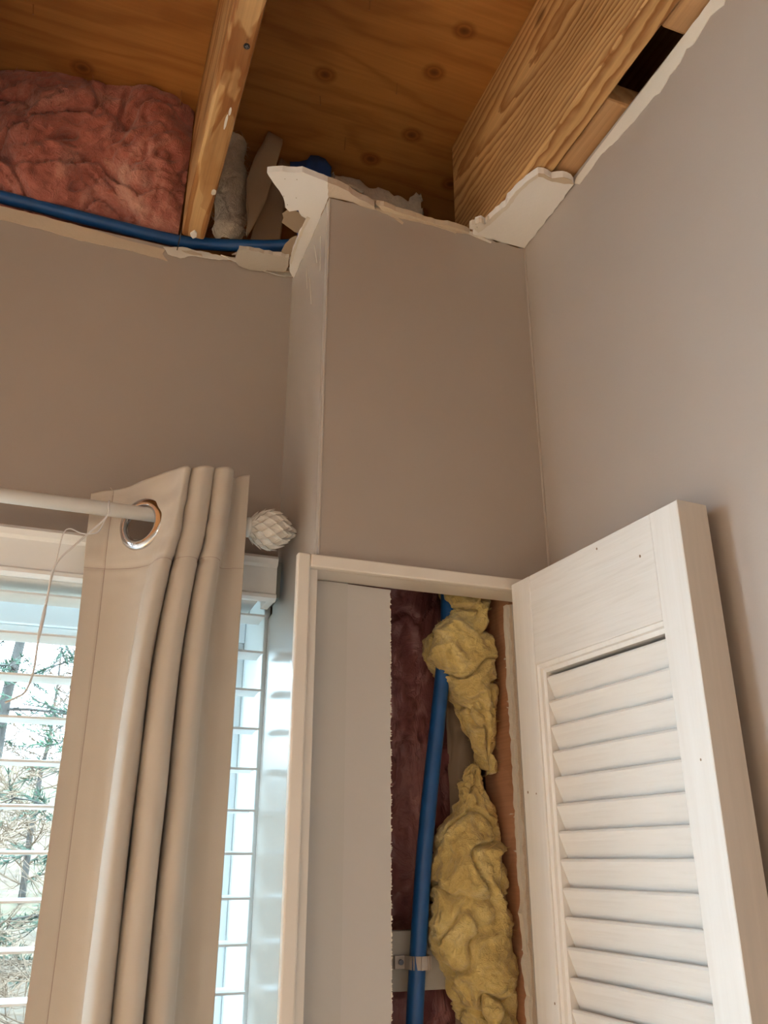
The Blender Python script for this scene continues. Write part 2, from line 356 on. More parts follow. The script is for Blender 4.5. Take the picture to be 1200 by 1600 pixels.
screw(.105, .768)
for x, y, a, b in ((.104, .905, .0016, .012), (.106, .885, .0014, .006), (.112, 1.045, .003, .006)):
    pts = [(x+a*math.cos(t)*(1+.4*rnd.random()), y+b*math.sin(t)*(1+.3*rnd.random()), 2.4552) for t in [k*math.pi/5 for k in range(10)]]
    MB().prism(pts, (0, 0, -.0008)).build('splinter', 'bare_drywall', joist)
pts = [(.098+.0042*math.cos(t)*(1+.5*rnd.random()), 1.15+.007*math.sin(t)*(1+.5*rnd.random()), 2.4552) for t in [k*math.pi/6 for k in range(12)]]
MB().prism(pts, (0, 0, -.003)).build('plaster_crumb', 'ceiling_white', joist)
MB().tube(cr([(.0782, 1.158, 2.462), (.0775, 1.161, 2.452), (.0775, 1.180, 2.4505), (.0775, 1.20, 2.452)], 4), .0009, 6).build('wire_hook', 'dark_steel', joist)
for k, x in enumerate((-.32, -.73)):
    timber('ceiling_joist', 'joist_wood', x-.019, x+.019, YB, 1.163, 2.455, ZD,
           ['plain joist next over from the worn one, beyond the pink insulation', 'second joist beyond the pink insulation', 'third joist beyond the pink insulation', 'fourth joist beyond the pink insulation', 'fifth joist beyond the pink insulation', 'joist nearest the left wall'][k], 'joist', 'ceiling joists')
timber('ceiling_beam', 'beam_wood', .541, .581, YB, 1.08, 2.455, ZD, 'broad golden beam with strong grain beside the right wall', 'beam', None, .003)
timber('blocking_board', 'block_wood', .585, .70, .20, .575, 2.462, 2.50, 'short pale board wedged between beam and wall at the top edge', 'board', 'blocking boards over the right wall', .004)
timber('blocking_board', 'block_wood', .585, .70, .690, .90, 2.462, 2.50, 'short pale board beside the beam, just above the white plaster corner', 'board', 'blocking boards over the right wall', .004)
timber('cavity_stud', 'stud_wood', .576, .612, 1.030, 1.125, 0, 2.43, 'reddish wooden stud on the right of the open wall cavity', 'stud', None, .003)
# ================================================================ TORN DRYWALL
FLAP = [(0.1769, 0.9622), (0.1836, 0.9583), (0.1975, 0.9518), (0.2176, 0.9469), (0.2252, 0.9427), (0.2436, 0.9452), (0.2666, 0.9489), (0.2774, 0.9765), (0.2772, 1.0095), (0.2775, 1.0579), (0.2775, 1.1033), (0.2775, 1.174), (0.2775, 1.1865), (0.2669, 1.1715), (0.2603, 1.1505), (0.2583, 1.1096), (0.2582, 1.0732), (0.2612, 1.0497), (0.2635, 1.0317), (0.2573, 1.0356), (0.2491, 1.0325), (0.241, 1.0219), (0.2348, 1.0257), (0.2286, 1.0296), (0.2208, 1.0235), (0.2152, 1.0094), (0.2069, 0.9966), (0.1945, 0.9829)]
FRONT1 = [(0.2662, 0.9476), (0.2746, 0.9487), (0.2874, 0.9508), (0.3016, 0.9539), (0.3155, 0.9615), (0.337, 0.9665), (0.3491, 0.9708), (0.3529, 0.9768), (0.3356, 0.9768), (0.3084, 0.9743), (0.2829, 0.9752), (0.2765, 0.9768)]
FRONT2 = [(0.351, 0.9672), (0.3631, 0.9656), (0.3915, 0.9698), (0.4194, 0.9715), (0.4537, 0.9742), (0.474, 0.9697), (0.5032, 0.9714), (0.5168, 0.9759), (0.479, 0.9768), (0.4238, 0.9768), (0.3675, 0.9768)]
CORNER = [(0.5157, 0.9619), (0.5133, 0.9502), (0.5199, 0.943), (0.5283, 0.9461), (0.5303, 0.9345), (0.5331, 0.9181), (0.5399, 0.8991), (0.5361, 0.8858), (0.5393, 0.8674), (0.544, 0.8501), (0.5472, 0.8365), (0.5529, 0.8221), (0.5616, 0.8202), (0.5769, 0.824), (0.5916, 0.8157), (0.6066, 0.8169), (0.6145, 0.8222), (0.6160, 0.8711), (0.6162, 0.9213), (0.6165, 0.9755), (0.5904, 0.9755), (0.5544, 0.9755), (0.521, 0.9755)]
STRIP = [(-0.1991, 2.4588), (-0.1422, 2.4587), (-0.0834, 2.4562), (-0.002, 2.4492), (0.0583, 2.4484), (0.0551, 2.4382), (0.0646, 2.4264), (0.0415, 2.4277), (0.0001, 2.4301), (-0.0401, 2.4287), (-0.0797, 2.4286), (-0.1384, 2.4328), (-0.195, 2.4332)]
PEEL = [(0.0547, 2.4519), (0.0856, 2.461), (0.1018, 2.4604), (0.1234, 2.4612), (0.1563, 2.4599), (0.1731, 2.4579), (0.1352, 2.4498), (0.1029, 2.4472), (0.0846, 2.4366), (0.0632, 2.4398)]
REM = [(0.1734, 1.15), (0.223, 1.1434), (0.2572, 1.1413), (0.2612, 1.1765), (0.2547, 1.1816), (0.2312, 1.1877), (0.2083, 1.1954), (0.1895, 1.1948), (0.1753, 1.1848)]
REM2 = [(0.1503, 2.4621), (0.1669, 2.4614), (0.1801, 2.4638), (0.1895, 2.4569), (0.2059, 2.4643), (0.223, 2.4623), (0.2456, 2.466), (0.2744, 2.4699), (0.2775, 2.4519), (0.2638, 2.4476), (0.2351, 2.4492), (0.2066, 2.4522), (0.1784, 2.4552)]
WSTRIP = [(-.6, 2.4585), (0.5215, 2.4581), (0.5872, 2.4559), (0.6602, 2.4545), (0.8179, 2.4491), (0.8241, 2.4434), (0.812, 2.4314), (0.7781, 2.4324), (0.7533, 2.4356), (0.7234, 2.4284), (0.6802, 2.4229), (0.6524, 2.423), (0.6362, 2.4231), (0.6268, 2.4175), (0.6132, 2.4208), (0.6047, 2.425), (0.5936, 2.4239), (0.5848, 2.425), (0.578, 2.4284), (0.5709, 2.4335), (0.5602, 2.4277), (0.548, 2.4299), (0.5358, 2.4338), (0.5262, 2.4363), (0.5179, 2.4337), (0.5049, 2.4283), (0.5018, 2.4329), (.46, 2.425), (.30, 2.43), (.1, 2.422), (-.2, 2.43), (-.6, 2.425)]
def jag(poly, amp, n=3, close=True):
    """subdivide a 2d outline and roughen it"""
    out = []; m = len(poly)
    for i in range(m):
        a = Vector(poly[i]); b = Vector(poly[(i+1) % m]); d = b-a; L = d.length
        k = max(1, min(6, int(L/.006))); nn = Vector((-d.y, d.x)).normalized() if L > 0 else Vector((0, 0))
        for j in range(k):
            p = a.lerp(b, j/k); out.append(p+nn*(rnd.uniform(-amp, amp) if j else 0))
    return out
def piece_z(name, poly, z, th, mat, label, cat, amp=.0012, parent=None):
    o = MB().prism([(p.x, p.y, z) for p in jag(poly, amp)], (0, 0, th)).build(name, mat, parent)
    return tag(o, label, cat) if label else o
def piece_y(name, poly, y, th, mat, parent=None, amp=.001):
    return MB().prism([(p.x, y, p.y) for p in jag(poly, amp)], (0, th, 0)).build(name, mat, parent)
flap = thing('ceiling_remnant', (.25, 1.0, 2.44), 'torn white ceiling plasterboard flap jutting out at the column corner', 'plasterboard')
o = piece_z('plasterboard', FLAP, 2.4405, .011, 'ceiling_white', None, None, .0008, flap)
o = piece_z('paper_layer', [(.2575, 1.03), (.263, 1.032), (.2605, 1.06), (.262, 1.11), (.264, 1.15), (.2602, 1.15), (.2575, 1.11), (.2565, 1.07)], 2.4395, .001, 'bare_drywall', None, None, .0008, flap)
for x, y in ((.205, .965), (.212, 1.0), (.222, .96), (.222, 1.016), (.231, .997)):
    MB().tube([(x, y, 2.4402), (x, y, 2.4412)], .0007, 6).build('pinhole', 'paper_brown', flap)
piece_z('torn_gypsum', FRONT1, 2.4388, .012, 'gypsum', 'crumbly tan plaster edge left at the front corner of the column top', 'plaster')
piece_z('torn_gypsum', FRONT2, 2.4400, .010, 'paper_tan', 'long thin strip of torn paper along the middle of the column top', 'plaster')
piece_y('torn_gypsum', [(.33, 2.4385), (.36, 2.4375), (.385, 2.431), (.398, 2.424), (.400, 2.4275), (.39, 2.435), (.42, 2.4365), (.46, 2.4375), (.49, 2.434), (.492, 2.4365), (.52, 2.4415), (.33, 2.443)], YC-.0012, .001, 'paper_tan')
tag(bpy.context.scene.collection.objects[-1], 'peeled sliver of paper hanging on the column front under its torn top', 'plaster')
tag(MB().prism([(p.x, YC-.002, p.y) for p in jag([(.50, 2.443), (.53, 2.436), (.553, 2.4325), (.555, 2.435), (.535, 2.441), (.52, 2.446)], .0006)], (0, .0015, 0)).build('torn_gypsum', 'bare_drywall'), 'pale peeled tongue of paper below the white corner plasterboard', 'plaster')
corner = thing('ceiling_remnant', (.57, .9, 2.44), 'white square of ceiling plasterboard left in the corner under the big beam', 'plasterboard')
piece_z('plasterboard', CORNER, 2.4405, .012, 'ceiling_white', None, None, .0012, corner)
piece_z('paper_layer', [(.553, .822), (.5616, .8202), (.577, .824), (.592, .8157), (.6066, .8169), (.6145, .8222), (.600, .8265), (.58, .8290), (.563, .8262), (.5560, .8275)], 2.4396, .001, 'paper_tan', None, None, .0008, corner)
piece_z('paper_layer', [(.5157, .9619), (.5283, .9461), (.5331, .9181), (.5399, .8991), (.5393, .8674), (.5472, .8365), (.5529, .8221), (.5565, .829), (.550, .845), (.546, .868), (.546, .899), (.541, .92), (.536, .945), (.527, .968)], 2.4396, .001, 'bare_drywall', None, None, .0008, corner)
for x, y, s in ((.512, .956, .007), (.520, .948, .006), (.529, .938, .004)):
    MB().prism([(x+s*math.cos(t)*(.7+.5*rnd.random()), y+s*math.sin(t)*(.7+.5*rnd.random()), 2.437) for t in [k*math.pi/4 for k in range(8)]], (0, 0, .010)).build('crumb', 'bare_drywall', corner)
rem = thing('ceiling_remnant', (.22, 1.17, 2.44), 'peeling grey plasterboard ledge between the window wall and the column', 'plasterboard')
piece_z('plasterboard', REM, 2.4445, .008, 'old_white', None, None, .0022, rem)
piece_y('paper_layer', REM2, 1.1955, .003, 'bare_drywall', rem)
piece_y('paper_layer', [(.168, 2.462), (.185, 2.465), (.205, 2.456), (.212, 2.4585), (.2, 2.466), (.178, 2.472)], 1.188, .002, 'gypsum', rem)
piece_y('paper_layer', [(.225, 2.460), (.25, 2.463), (.268, 2.462), (.27, 2.456), (.255, 2.452), (.235, 2.453)], 1.190, .002, 'paper_tan', rem)
piece_y('bare_strip', STRIP+[(-.4, 2.431), (-.8, 2.434), (-.8, 2.4588)], 1.1985, .0012, 'paper_tan', wall_back, .0008)
piece_y('peeled_paper', PEEL, 1.1972, .0012, 'bare_drywall', wall_back, .0012)
piece_y('peeled_paper', [(.085, 2.452), (.10, 2.456), (.118, 2.4545), (.12, 2.45), (.10, 2.449)], 1.1955, .0012, 'paper_tan', wall_back, .0012)
MB().prism([(XR-.0009, p.x, p.y) for p in jag(WSTRIP, .0010)], (.0008, 0, 0)).build('bare_strip', 'bare_drywall', wall_right)
def scrap(name, mat, outline, axis_y, bulge, label, cat, seed=0, th=.0012):
    """crumpled sheet: polygon in x-z subdivided and pushed about in y"""
    bm = bmesh.new(); vs = [bm.verts.new((x, axis_y, z)) for x, z in outline]; f = bm.faces.new(vs)
    bmesh.ops.triangulate(bm, faces=[f]); bmesh.ops.subdivide_edges(bm, edges=list(bm.edges), cuts=6, use_grid_fill=True)
    for v in bm.verts:
        q = v.co*9+Vector((seed*3.1, 0, seed)); v.co.y += bulge*(noise.noise(q)+.5*noise.noise(q*2.3)); v.co.x += .004*noise.noise(q*1.7+Vector((5, 5, 5)))
    bm.verts.index_update(); mb = MB().add([v.co.copy() for v in bm.verts], [[v.index for v in q.verts] for q in bm.faces]); bm.free()
    o = mb.build(name, mat, None, True); m = o.modifiers.new('thickness', 'SOLIDIFY'); m.thickness = th
    return tag(o, label, cat)
piece_z('paper_scrap', [(0.2221, 1.0509), (0.2276, 1.0396), (0.2406, 1.0378), (0.259, 1.0432), (0.2694, 1.0502), (0.2662, 1.0689), (0.2624, 1.0865), (0.2514, 1.0857), (0.2362, 1.0769), (0.2262, 1.0712), (0.2265, 1.06)], 2.4525, .001, 'kraft', 'taupe scrap of paper just under the white ceiling flap', 'paper', .0006)
piece_z('paper_scrap', [(0.2471, 1.1536), (0.2432, 1.1427), (0.2439, 1.1236), (0.2489, 1.1048), (0.2558, 1.0939), (0.2601, 1.094), (0.2624, 1.1268), (0.2616, 1.1534), (0.2565, 1.1553)], 2.4525, .001, 'kraft', 'small rounded taupe paper scrap at the pipe end by the column', 'paper', .0006)
scrap('kraft_strip', 'kraft', [(0.2112, 2.7343), (0.2383, 2.7244), (0.2301, 2.6482), (0.2133, 2.5692), (0.1878, 2.4852), (0.1873, 2.5466), (0.1798, 2.6118), (0.193, 2.6804)], 1.17, .008, 'slanting light brown strip of kraft paper between the joist and column', 'paper', 1)
scrap('kraft_sheet', 'paper_brown', [(0.2446, 2.717), (0.2628, 2.7044), (0.2623, 2.6889), (0.2536, 2.6102), (0.2527, 2.5165), (0.2361, 2.500), (0.1971, 2.500), (0.2046, 2.5559), (0.2237, 2.6323)], 1.20, .012, 'dark brown crumpled kraft sheet behind the slanting paper strip', 'paper', 2)
scrap('blue_plastic', 'plastic_blue', [(.259, 2.692), (.275, 2.697), (.291, 2.706), (.297, 2.719), (.312, 2.723), (.3255, 2.720), (.3385, 2.703), (.337, 2.672), (.32, 2.62), (.295, 2.54), (.280, 2.53), (.262, 2.60)], 1.18, .006, 'crumpled dark blue plastic behind the white ceiling flap', 'plastic', 3)
# ================================================================ INSULATION
def fibres(parent, verts, mat, n, seed, ln=(.005, .014), lift=.5):
    rn = random.Random(int(seed*10)); fb = MB(); c = sum(verts, Vector())/len(verts)
    for _ in range(n):
        k = rn.randrange(2, len(verts)-2); p = verts[k]
        if p.y > c.y+.02 or p.x > .573: continue
        d = ((p-verts[k-1]).normalized()*rn.choice((-1, 1))+Vector((rn.uniform(-1, 1), -rn.uniform(0, 1)*lift, rn.uniform(-1, 1)))*.8).normalized()
        L = rn.uniform(*ln); m = p+d*L*.5+Vector((rn.uniform(-1, 1), -.6, rn.uniform(-1, 1)))*.0016; w_ = d.orthogonal().normalized()*.0004
        fb.add([p-w_, p+w_, m+w_, m-w_, p+d*L], [(0, 1, 2, 3), (3, 2, 4)])
    fb.build('loose_fibres', mat, parent, kind='stuff')
def blob_sheet(name, mat, nu, nv, fn, label, cat, seed, amp=.02, sc=9, thick=None):
    mb = MB()
    def f(u, v):
        p, n = fn(u, v); p = Vector(p); n = Vector(n)
        q = p*sc+Vector((seed, seed*2, 0))
        r = 1-abs(noise.noise(q)); b = fbm(p+Vector((seed, 0, 0)), sc*.6, 3); d = fbm(p, sc*4.5, 3)
        e = min(1, 8*min(u, 1-u), 8*min(v, 1-v))
        wq = q*.55+Vector((noise.noise(q*.9), noise.noise(q*.9+Vector((9, 1, 2))), noise.noise(q*.9+Vector((3, 7, 5)))))*1.4
        cz = abs(noise.noise(wq)); cz2 = abs(noise.noise(wq*2.1+Vector((7, 3, 1))))
        return p+n*(amp*(r*.9+b*.8-.5)+amp*.18*d-amp*.6*max(0, 1-cz/.09)-amp*.28*max(0, 1-cz2/.09))*(.35+.65*e)
    mb.grid(nu, nv, f); o = tag(mb.build(name, mat, None, True), label, cat)
    if 'wool' in mat: fibres(o, mb.v, mat, 900, seed, (.008, .022), .2)
    return o
def pinkfn(u, v):
    x = -.55+u*.628; edge = .03*math.sin(x*11+1.0)+.012*math.sin(x*29)
    y = 1.262-.100*v-(edge if v > .5 else edge*v*2)+.12*(v**6)*0; z = 2.462+v*(ZD-2.462)
    y -= .035*math.sin(math.pi*v); y += .10*max(0, u-.86)**1*v*3
    return (x, y, z), (0, -1, -.25)
blob_sheet('insulation_batt', 'pink_wool', 150, 80, pinkfn, 'bulging pink fibreglass batt stuffed in the joist bay on the left', 'insulation', 3.3, .030, 11)
def column_blob(name, mat, zs, label, seed, amp, xr=.573, yc=1.085, ry=.042, sc=11, nu=130, nv=280, tilt=0, cut=True):
    """zs: list of (z, xleft[, xright]) from top to bottom"""
    Z = [q[0] for q in zs]
    def at(z):
        for i in range(len(zs)-1):
            if zs[i][0] >= z >= zs[i+1][0]:
                t = (zs[i][0]-z)/(zs[i][0]-zs[i+1][0]); a, b = zs[i], zs[i+1]
                return [a[k]+(b[k]-a[k])*t for k in (1, 2, 3)]
        return list(zs[-1][1:])
    mb = MB()
    def f(u, v):
        z = Z[0]+(Z[-1]-Z[0])*v; xl, xrr, r = at(z); e = math.sin(math.pi*min(1, max(0, v)))**.35 if 0 < v < 1 else 0
        cx = (xl+xrr)/2; rx = (xrr-xl)/2*max(.05, e); rr = r*max(.05, e); a = 2*math.pi*u
        ca, sa = math.cos(a), math.sin(a)
        p = Vector((cx+rx*math.copysign(abs(ca)**.75, ca), yc+rr*math.copysign(abs(sa)**.8, sa), z)); n = Vector((ca, sa, 0))
        q = p*sc+Vector((seed, 1.3*seed, 0)); rg = 1-abs(noise.noise(q)); rg2 = 1-abs(noise.noise(q*2.1+Vector((4, 4, 4)))); d = fbm(p, sc*5, 3)
        wq = q*.8+Vector((noise.noise(q*1.3), noise.noise(q*1.3+Vector((9, 1, 2))), noise.noise(q*1.3+Vector((3, 7, 5)))))*1.6
        sw = 1-abs(noise.noise(wq*2.4)); fine = noise.noise(wq*Vector((6, 6, 3)).x*1.6)
        p += n*(amp*(rg*1.0+rg2*.45-1.05)+amp*.34*(sw-.75)+amp*.12*d+amp*.10*fine)
        cz = abs(noise.noise(wq*Vector((.9, 0, 0)).x+Vector((2, 8, 1)))); p -= n*amp*.75*max(0, 1-cz/.20)**2
        if p.x > .5745: p.x = .5745
        return p
    mb.grid(nu, nv, f, True)
    n0 = len(mb.v)-nu*nv
    mb.f.append(tuple(range(nu))); mb.f.append(tuple(nu*(nv-1)+k for k in range(nu)))
    o = tag(mb.build(name, mat, None, True), label, 'insulation')
    fibres(o, mb.v, mat, 700, seed); return o
column_blob('insulation_tuft', 'yellow_wool', [(1.99, .50, .575, .035), (1.90, .500, .570, .035), (1.83, .505, .560, .04), (1.80, .480, .565, .045), (1.765, .474, .570, .045), (1.745, .49, .573, .04), (1.70, .517, .574, .035), (1.655, .538, .574, .03), (1.61, .55, .574, .028)],
            'upper yellow glass wool wad hanging over the blue pipe in the cavity', 2.2, .020)
column_blob('insulation_tuft', 'yellow_wool', [(1.625, .51, .574, .03), (1.60, .495, .574, .035), (1.575, .50, .574, .035), (1.54, .480, .574, .045), (1.515, .480, .574, .045), (1.48, .472, .574, .045), (1.43, .467, .574, .045), (1.39, .477, .574, .045), (1.35, .500, .574, .04), (1.31, .525, .574, .04), (1.22, .53, .574, .04), (1.10, .54, .574, .03)],
            'lower crumpled yellow glass wool wad beside the reddish stud', 5.7, .022)
def filmfn(u, v):
    x = .335+u*.225; z = 1.0+v*1.15
    return (x, 1.165-.02*math.sin(math.pi*u), z), (0, -1, 0)
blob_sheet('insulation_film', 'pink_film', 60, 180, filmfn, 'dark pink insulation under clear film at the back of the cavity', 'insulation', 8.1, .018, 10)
def tanfn(u, v):
    x = .530+u*.05; z = 1.0+v*1.05
    return (x, 1.148-.012*math.sin(math.pi*u), z), (0, -1, 0)
blob_sheet('kraft_facing', 'kraft', 30, 120, tanfn, 'tan kraft facing behind the yellow glass wool', 'paper', 4.4, .010, 7)
def wfn(u, v):
    a = math.pi*(u-.5); z = 2.506+v*.224; cx = .158+.006*math.sin(v*5); rx = .031*(1-.15*math.sin(v*9))*min(1, .15+v*9)**.5; ry = .032*min(1, .15+v*9)**.5
    return (cx+rx*math.sin(a), 1.215-ry*math.cos(a), z), (math.sin(a), -math.cos(a), 0)
blob_sheet('insulation_roll', 'white_wool', 40, 80, wfn, 'greyish white upright insulation roll right of the worn joist', 'insulation', 6.2, .008, 12)
BITS = [(.345, 2.705), (.372, 2.708), (.398, 2.712), (.410, 2.700), (.424, 2.697), (.436, 2.704), (.450, 2.701), (.468, 2.692), (.484, 2.694), (.497, 2.689), (.505, 2.703), (.514, 2.716), (.521, 2.706), (.525, 2.69), (.532, 2.668), (.525, 2.655), (.505, 2.662), (.490, 2.655), (.465, 2.658), (.445, 2.652), (.425, 2.658), (.412, 2.667), (.404, 2.680), (.385, 2.683), (.365, 2.690), (.345, 2.690)]
scrap('insulation_scrap', 'white_wool', [tuple(p) for p in jag(BITS, .003)], 1.19, .016, 'ragged pale insulation scrap lying behind the column top', 'insulation', 6, .006)
# ================================================================ PIPE
pipe = thing('water_pipe', (.05, 1.22, 2.48), 'blue plastic water pipe running along the wall top and down the cavity', 'pipe')
pts = cr([(-.9, 1.222, 2.496), (-.5, 1.222, 2.496), (-.2058, 1.222, 2.4955), (.0486, 1.222, 2.490), (.1238, 1.2157, 2.493), (.19, 1.197, 2.494), (.251, 1.1768, 2.496), (.32, 1.145, 2.50), (.40, 1.11, 2.515), (.455, 1.09, 2.52), (.492, 1.082, 2.49), (.505, 1.08, 2.43), (.508, 1.08, 2.2), (.506, 1.08, 1.859), (.495, 1.08, 1.75), (.471, 1.08, 1.582), (.458, 1.08, 1.474), (.445, 1.08, 1.32), (.438, 1.08, 1.2), (.430, 1.08, .9)], 8)
MB().tube(pts, .0105, 20).build('pipe_run', 'pex_blue', pipe, True)
clamp = thing('pipe_clamp', (.455, 1.08, 1.38), 'grey pipe strap holding the blue pipe to the backing board', 'clamp')
mb = MB(); ring = []
for k in range(25):
    a = math.pi*k/24; ring.append((.4535+.0125*math.cos(a), 1.08-.0125*math.sin(a)))
prof = [(.468, 1.092)]+ring+[(.439, 1.092)]
for i in range(len(prof)-1):
    (xa, ya), (xb, yb) = prof[i], prof[i+1]
    mb.add([(xa, ya, 1.377), (xb, yb, 1.377), (xb, yb, 1.392), (xa, ya, 1.392)], [(0, 1, 2, 3)])
o = mb.build('strap', 'clamp_grey', clamp); m = o.modifiers.new('thickness', 'SOLIDIFY'); m.thickness = .002; m.offset = 1
MB().box(.424, .4405, 1.0905, 1.0945, 1.377, 1.392, .001).build('lug', 'clamp_grey', clamp)
MB().tube([(.432, 1.088, 1.3845), (.432, 1.094, 1.3845)], .0032, 10).build('screw_head', 'dark_steel', clamp)
timber('backing_board', 'plate_grey', .332, .545, 1.095, 1.113, 1.352, 1.419, 'flat grey backing board behind the strapped blue pipe', 'board', None, .001)
# ================================================================ CLOSET FRAME, PANELS
YF = .965
trim = thing('trim_1', (.41, .99, 0)); struct(trim, 'off-white square box frame around the closet recess', 'frame')
MB().box(.249, .2655, YF, .9768, 0, 1.8556, .0022).build('side_board', 'white_trim', trim)
MB().box(.2655, .600, YF, .9768, 1.8388, 1.8556, .0018).build('header_board', 'white_trim', trim); MB().box(.2778, .600, .9771, 1.018, 1.8392, 1.8446).build('header_liner', 'white_trim', trim)
MB().box(.2660, .2778, .9771, 1.0280, 0, 1.8446).build('side_liner', 'white_trim', trim); MB().box(.586, .603, YF+.006, 1.018, 0, 1.8388, .0018).build('side_board', 'white_trim', trim)
panel = thing('recess_panel', (.33, 1.018, 0), 'pale plasterboard panel filling the left part of the closet recess', 'panel')
edge = [(.391+rnd.uniform(-.0011, .0011), 1.0, z) for z in [i*.006 for i in range(int(1.8375/.006)+1)]]
MB().prism([(.331, 1.0155, 0)]+[(x, 1.0155, z) for x, y, z in edge]+[(.331, 1.0155, 1.8375)], (0, .012, 0)).build('board', 'panel_paint', panel)
MB().box(.2780, .331, 1.0152, 1.0275, 0, 1.838).build('left_strip', 'strip_tone', panel)  # left strip of the panel in a slightly darker tone than the board
# ragged paper fuzz along the saw cut
fz = MB()
for i in range(260):
    z = rnd.uniform(1.1, 1.835); x = .391; s = rnd.uniform(.0006, .0016)
    fz.add([(x-.001, 1.0148, z-s), (x+rnd.uniform(.0004, .0022), 1.0145, z), (x-.001, 1.0148, z+s), (x-.0005, 1.017, z)], [(0, 1, 2), (0, 3, 1), (1, 3, 2)])
fz.build('torn_fuzz', 'bare_drywall', panel, kind='stuff')
# broken drywall edge on the right of the cavity
de = thing('drywall_edge', (.58, 1.02, 0), 'ragged broken plasterboard edge running down the right side of cavity', 'plasterboard')
zz = [i*.005 for i in range(int(1.838/.005)+1)]
def edgeline(base, amp, s):
    return [(base+amp*(noise.noise(Vector((z*38, s, 0)))+.6*noise.noise(Vector((z*110, s, 3)))), z) for z in zz]
L1 = edgeline(.5675, .0042, 1.0)
MB().prism([(x, 1.0195, z) for x, z in L1]+[(.585, 1.0195, zz[-1]), (.585, 1.0195, 0)], (0, .0095, 0)).build('gypsum_core', 'bare_drywall', de)
L2 = edgeline(.5720, .0032, 5.0)
MB().prism([(x, 1.0175, z) for x, z in L2]+[(.585, 1.0175, zz[-1]), (.585, 1.0175, 0)], (0, .0018, 0)).build('face_paper', 'gypsum', de)
L3 = edgeline(.5755, .0022, 9.0)
MB().prism([(x, 1.0165, z) for x, z in L3]+[(.5855, 1.0165, zz[-1]), (.5855, 1.0165, 0)], (0, .0009, 0)).build('paint_skin', 'panel_paint', de)
for i in range(26):   # plaster smears on the stud
    z = rnd.uniform(1.25, 1.56) if i < 20 else rnd.uniform(1.6, 1.8); y = 1.032+rnd.uniform(0, .012); l = rnd.uniform(.004, .016); h = rnd.uniform(.0005, .0016)
    MB().prism([(.5757, y, z), (.5757, y+l*.6, z+h*1.5), (.5757, y+l, z+h*.6+rnd.uniform(-.002, .002)), (.5757, y+l*.5, z-h)], (.0005, 0, 0)).build('plaster_smear', 'bare_drywall', de)
# ================================================================ LOUVERED DOOR
hx, hy = .544, .960; ang = R(3.3)
U = Vector((math.sin(ang), -math.cos(ang), 0)); N = Vector((-math.cos(ang), -math.sin(ang), 0))   # along the leaf, out of its visible face
O = Vector((hx, hy, 0)); TH = .039; DW = .3195; DZ = 1.8435
door = thing('louvered_door', (O.x, O.y, .012), 'white louvered wooden closet door standing open against the right wall', 'door')
def dpart(name, mat, u0, u1, w0, w1, z0, z1, bev=.0012, parent=None):
    mb = MB(); t = MB().box(u0, u1, w0, w1, z0, z1, bev)
    mb.add([O+U*v.x+N*v.y+Vector((0, 0, v.z)) for v in t.v], t.f)
    return mb.build(name, mat, parent or door)
SL, SR, RB = .0435, .277, 1.7265
stA = dpart('stile', 'stile_paint', 0, SL, -TH, 0, .012, DZ)
stB = dpart('stile', 'stile_paint', SR, DW-.0008, -TH, 0, .012, DZ)
dpart('edge_band', 'edge_paint', DW-.0008, DW+.0002, -TH, 0, .012, DZ, .0002, stB)
dpart('rail', 'door_paint', SL, SR, -TH, -.0004, RB, DZ)
dpart('rail', 'door_paint', SL, SR, -TH, -.0004, .012, .16)
# beads around the louver opening
def bead(u0, u1, z0, z1, vertical):
    mb = MB()
    if vertical: prof = [(u0, -.0095), (u0, -.003), (u0+(u1-u0)*.45, -.0042), (u0+(u1-u0)*.55, -.0075), (u1, -.0085), (u1, -.036), (u0, -.036)]
    else: prof = [(z1, -.0095), (z1, -.003), (z1-(z1-z0)*.45, -.0042), (z1-(z1-z0)*.55, -.0075), (z0, -.0085), (z0, -.036), (z1, -.036)]
    def P(a, w, e): return O+(U*a+N*w+Vector((0, 0, z0 if e == 0 else z1)) if vertical else U*(u0 if e == 0 else u1)+N*w+Vector((0, 0, a)))
    n = len(prof)
    mb.add([P(a, w, 0) for a, w in prof]+[P(a, w, 1) for a, w in prof], [tuple(range(n)), tuple(range(2*n-1, n-1, -1))]+[(i, (i+1) % n, (i+1) % n+n, i+n) for i in range(n)])
    mb.build('bead', 'stile_paint', door)
bead(SL, SL+.011, .16, RB, True); bead(SR, SR-.004, .16, RB, True); bead(SL, SR, RB-.011, RB, False)
# slats: upper edge leans out towards the room, lower edge tucked behind the next slat
pitch = .02985; SH = .0385; z_first = RB-.0165
def slat_mesh():
    mb = MB(); a = (-.0085, 0.0); b = (-.0235, -SH); th = .0062
    d = Vector((b[0]-a[0], b[1]-a[1])); d.normalize(); n = Vector((d.y, -d.x));
    if n.x > 0: n = -n
    f = [Vector(a), Vector(b), Vector(b)+n*th, Vector(a)+n*th]
    # rounded nose on the upper edge
    prof = [f[0]+d*.0022, f[1], f[2], f[3]+d*.0018, f[3]+d*.0004+(f[0]-f[3])*.3, f[0]+d*.0004+(f[3]-f[0])*.3]
    u0, u1 = SL+.0108, SR-.0038
    k = len(prof)
    mb.add([U*u0+N*p.x+Vector((0, 0, p.y)) for p in prof]+[U*u1+N*p.x+Vector((0, 0, p.y)) for p in prof],
           [tuple(range(k)), tuple(range(2*k-1, k-1, -1))]+[(i, i+k, (i+1) % k+k, (i+1) % k) for i in range(k)])
    return mb
